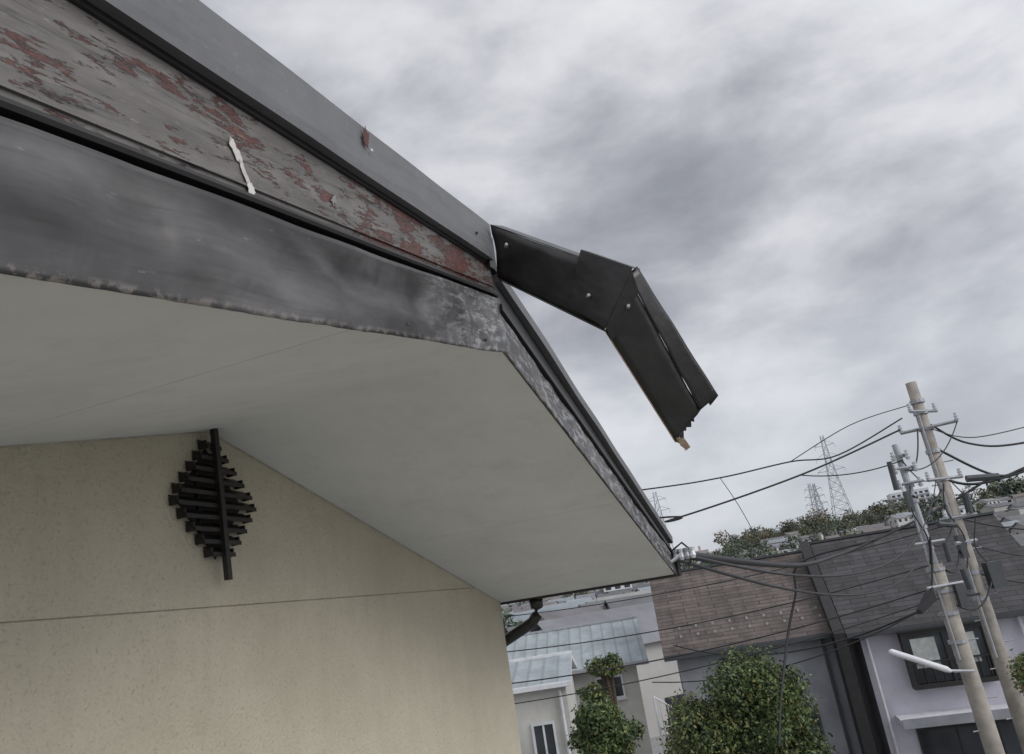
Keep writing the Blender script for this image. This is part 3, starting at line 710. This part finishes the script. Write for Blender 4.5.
def wires(name,lst):
    m=MB()
    for pts,r in lst:
        P=[Vector(p) for p in pts]
        out=[]
        for i in range(len(P)-1):
            p0=P[max(i-1,0)];p1=P[i];p2=P[i+1];p3=P[min(i+2,len(P)-1)]
            for k in range(8):
                t=k/8; out.append(.5*((2*p1)+(p2-p0)*t+(2*p0-5*p1+4*p2-p3)*t*t+(3*p1-p0-3*p2+p3)*t**3))
        out.append(P[-1]); m.tube([tuple(o) for o in out],r,0,5,False)
    return m.build(name,[RUB],None,smooth=True)
def sagw(a,b,s,n=9):
    return [tuple(a[i]+(b[i]-a[i])*t-(4*s*t*(1-t) if i==2 else 0) for i in range(3)) for t in [k/(n-1) for k in range(n)]]
cx,cy,cz=W(NR+.03,3.93,.14)
wires('overhead_power_line',[
 ([(-7,18,10.3),(-2,17,9.55),(2.3,16,9.27),(4.01,16,9.26),(5.54,16,9.36),(6.56,16,9.34),(8.11,16,9.9)],.016),
 ([(5.54,16,9.36),(6.99,16,9.93),(8.3,16,10.15)],.010),
 ([(-7,18,9.3),(2.3,16,8.66),(2.79,16,8.56),(5.67,16,9.05),(7.99,16,9.66)],.020),
 ([(4.01,16,9.26),(4.3,16,8.5),(4.62,16,7.3)],.008),
 ([(8.6,15.9,9.1),(9.61,16,8.42),(10.4,16,8.5),(13,16,9.1)],.028),
 ([(8.6,15.9,9.65),(9.3,16,9.15),(10.4,16,8.98),(13,16,9.2)],.024),
 ([(8.6,15.9,9.55),(9.5,16,9.25),(12,17,9.5)],.012),
 ([(8.5,15.9,8.5),(9.4,16,8.3),(12,16,8.7)],.03),
 (sagw((7.35,14.9,8.7),(8.3,15.9,9.6),.25),.016),(sagw((5.67,16,9.05),(7.3,14.9,8.9),.12),.012),
])
wires('telephone_cable',[
 ([(9.61,16,8.42),(8.30,15.9,7.94),(6.50,15.5,7.48),(5.0,13.5,7.32),(2.9,9,7.28),(cx,cy,cz)],.026),
 ([(6.6,15.5,7.5),(5.1,15.6,7.32),(4.85,15.7,6.7),(4.35,15.5,5.75),(3.55,14.6,4.1),(3.3,14.4,1.5)],.026),
 (sagw((7.3,14.9,6.9),(-6,19,6.9),.5),.012),(sagw((7.3,14.9,6.5),(-6,19,6.1),.5),.014),
 (sagw((7.3,14.9,6.3),(-6,18,5.6),.45),.011),(sagw((8.5,15.9,7.6),(-6,21,7.6),.5),.011),
 (sagw((6.8,14.8,6.15),(3.4,23.3,5.6),.5),.02),(sagw((6.8,14.8,6.15),(2.0,18,5.3),.35),.012),
 (sagw((7.3,14.9,6.5),(8.6,16,6.2),.1),.02),(sagw((7.3,14.9,8.2),(8.5,16,8.4),.25),.02),
 (sagw((7.3,14.9,7.3),(8.5,16,7.7),.25),.016),(sagw((8.5,15.9,7.2),(13,18,6.6),.3),.016),
 (sagw((8.5,15.9,6.6),(13,18,6.1),.3),.018),(sagw((7.3,14.9,8.9),(8.1,15.7,8.5),.15),.012),
 (sagw((7.3,14.9,8.7),(9.0,15.6,9.6),.3),.012),(sagw((7.35,14.9,5.6),(10.2,21,4.9),.3),.014),
 ([(7.3,14.9,8.4),(7.15,14.8,7.9),(7.3,14.85,7.4),(7.2,14.85,6.9)],.014),
 ([(8.45,15.85,8.4),(8.3,15.8,7.9),(8.5,15.82,7.3),(8.35,15.8,6.7)],.014),
 ([(8.62,15.85,8.4),(8.85,15.8,7.8),(8.65,15.82,7.1),(8.8,15.8,6.7)],.012),
 (sagw((7.4,14.9,6.9),(8.4,15.9,7.2),.35),.022),(sagw((7.4,14.9,6.2),(8.9,15.9,6.6),.4),.02),
 (sagw((7.0,14.8,6.4),(7.35,14.85,7.4),.15),.02),(sagw((8.5,15.9,7.7),(13,17,7.3),.35),.02),
 (sagw((cx,cy,cz),(8.3,15.8,8.5),.75),.010),(sagw((cx,cy,cz-.03),(7.2,14.9,7.2),.45),.010),
])
sb=empty('service_drop_bracket'); m=MB()
m.tube([W(NR,3.9,.10),W(NR+.05,3.93,.13),W(NR+.10,3.95,.13)],.008,0,6)
for i in range(4):
    x=NR+.03+i*.028; m.tube([W(x,3.94,.13-.025),W(x,3.94,.13-.01),W(x,3.94,.13+.01),W(x,3.94,.13+.03)],[.010,.018,.012,.017],1 if i%2 else 0,8)
m.tube([W(NR+.02,3.95,.16),W(NR+.07,3.96,.19),W(NR+.13,3.97,.12),W(NR+.08,3.97,.08)],.006,2,6)
m.build('bracket_parts',[STEEL,INS,RUB],sb)

# ------------------------------------------------------------------ world, sun, camera
AZ=radians(125); EL=radians(32)
w=bpy.data.worlds.new('World'); S.world=w; w.use_nodes=True; nt=w.node_tree; nt.nodes.clear()
out=nd(nt,'ShaderNodeOutputWorld'); bg=nd(nt,'ShaderNodeBackground'); nt.links.new(bg.outputs[0],out.inputs[0])
sky=nd(nt,'ShaderNodeTexSky',sky_type='NISHITA'); sky.sun_disc=False; sky.sun_elevation=EL; sky.sun_rotation=AZ
tc=nd(nt,'ShaderNodeTexCoord'); sx=nd(nt,'ShaderNodeSeparateXYZ'); nt.links.new(tc.outputs['Generated'],sx.inputs[0])
def mth(op,a,b=None):
    n=nd(nt,'ShaderNodeMath',operation=op)
    for i,v in enumerate((a,b)):
        if v is None: continue
        if isinstance(v,(int,float)): n.inputs[i].default_value=v
        else: nt.links.new(v,n.inputs[i])
    return n.outputs[0]
mp=nd(nt,'ShaderNodeMapping'); mp.inputs['Location'].default_value=(1.3,.35,2.1); mp.inputs['Rotation'].default_value=(.18,-.22,0); mp.inputs['Scale'].default_value=(1.0,1.0,2.0); nt.links.new(tc.outputs['Generated'],mp.inputs[0])
n1=noi(nt,1.7,2,.5,mp.outputs[0],.3); n2=noi(nt,4.2,7,.54,mp.outputs[0],.12)
s_=mth('ADD',mth('MULTIPLY',n1,.5),mth('MULTIPLY',n2,.5))
STR=.1
k=1/STR
cl=ramp(nt,s_,[(.37,(.31,.32,.36)),(.45,(.42,.43,.475)),(.51,(.55,.56,.605)),(.57,(.70,.71,.745)),(.64,(.83,.84,.865))])
hz=ramp(nt,sx.outputs[2],[(0.0,1),(.12,.7),(.36,0)])
cl=mix(nt,mth('MULTIPLY',hz,.55),cl,(.64,.68,.75))
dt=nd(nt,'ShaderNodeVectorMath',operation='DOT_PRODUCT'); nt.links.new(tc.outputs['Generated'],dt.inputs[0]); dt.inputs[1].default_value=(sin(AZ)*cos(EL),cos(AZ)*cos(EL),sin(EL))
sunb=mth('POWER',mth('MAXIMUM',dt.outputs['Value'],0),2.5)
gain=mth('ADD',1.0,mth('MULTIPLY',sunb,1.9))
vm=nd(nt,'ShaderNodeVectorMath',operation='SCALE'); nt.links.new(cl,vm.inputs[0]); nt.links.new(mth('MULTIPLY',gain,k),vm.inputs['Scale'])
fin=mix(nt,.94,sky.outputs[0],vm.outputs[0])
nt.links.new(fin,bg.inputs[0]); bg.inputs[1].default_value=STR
try: w.cycles.sampling_method='MANUAL'; w.cycles.sample_map_resolution=256
except Exception: pass
L=bpy.data.lights.new('sun','SUN'); L.energy=1.2; L.angle=radians(30); L.color=(1,.97,.93)
lo_=bpy.data.objects.new('sun',L); COL.objects.link(lo_)
lo_.rotation_euler=Vector((-sin(AZ)*cos(EL),-cos(AZ)*cos(EL),-sin(EL))).to_track_quat('-Z','Y').to_euler()
cam=bpy.data.cameras.new('camera'); cam.sensor_width=36; cam.lens=36*750/1024; cam.clip_start=.02; cam.clip_end=6000
co=bpy.data.objects.new('camera',cam); COL.objects.link(co)
from mathutils import Matrix
P_,R_=radians(17),radians(9.1)
F=Vector((0,cos(P_),sin(P_))); U0=Vector((0,-sin(P_),cos(P_))); R0=Vector((1,0,0))
Rt=R0*cos(R_)+U0*(-sin(R_)); Up=R0*sin(R_)+U0*cos(R_)
mt=Matrix((Rt,Up,-F)).transposed().to_4x4(); mt.translation=Vector((0,0,H)); co.matrix_world=mt
S.camera=co
S.view_settings.view_transform='Standard'; S.view_settings.look='None'; S.view_settings.exposure=0
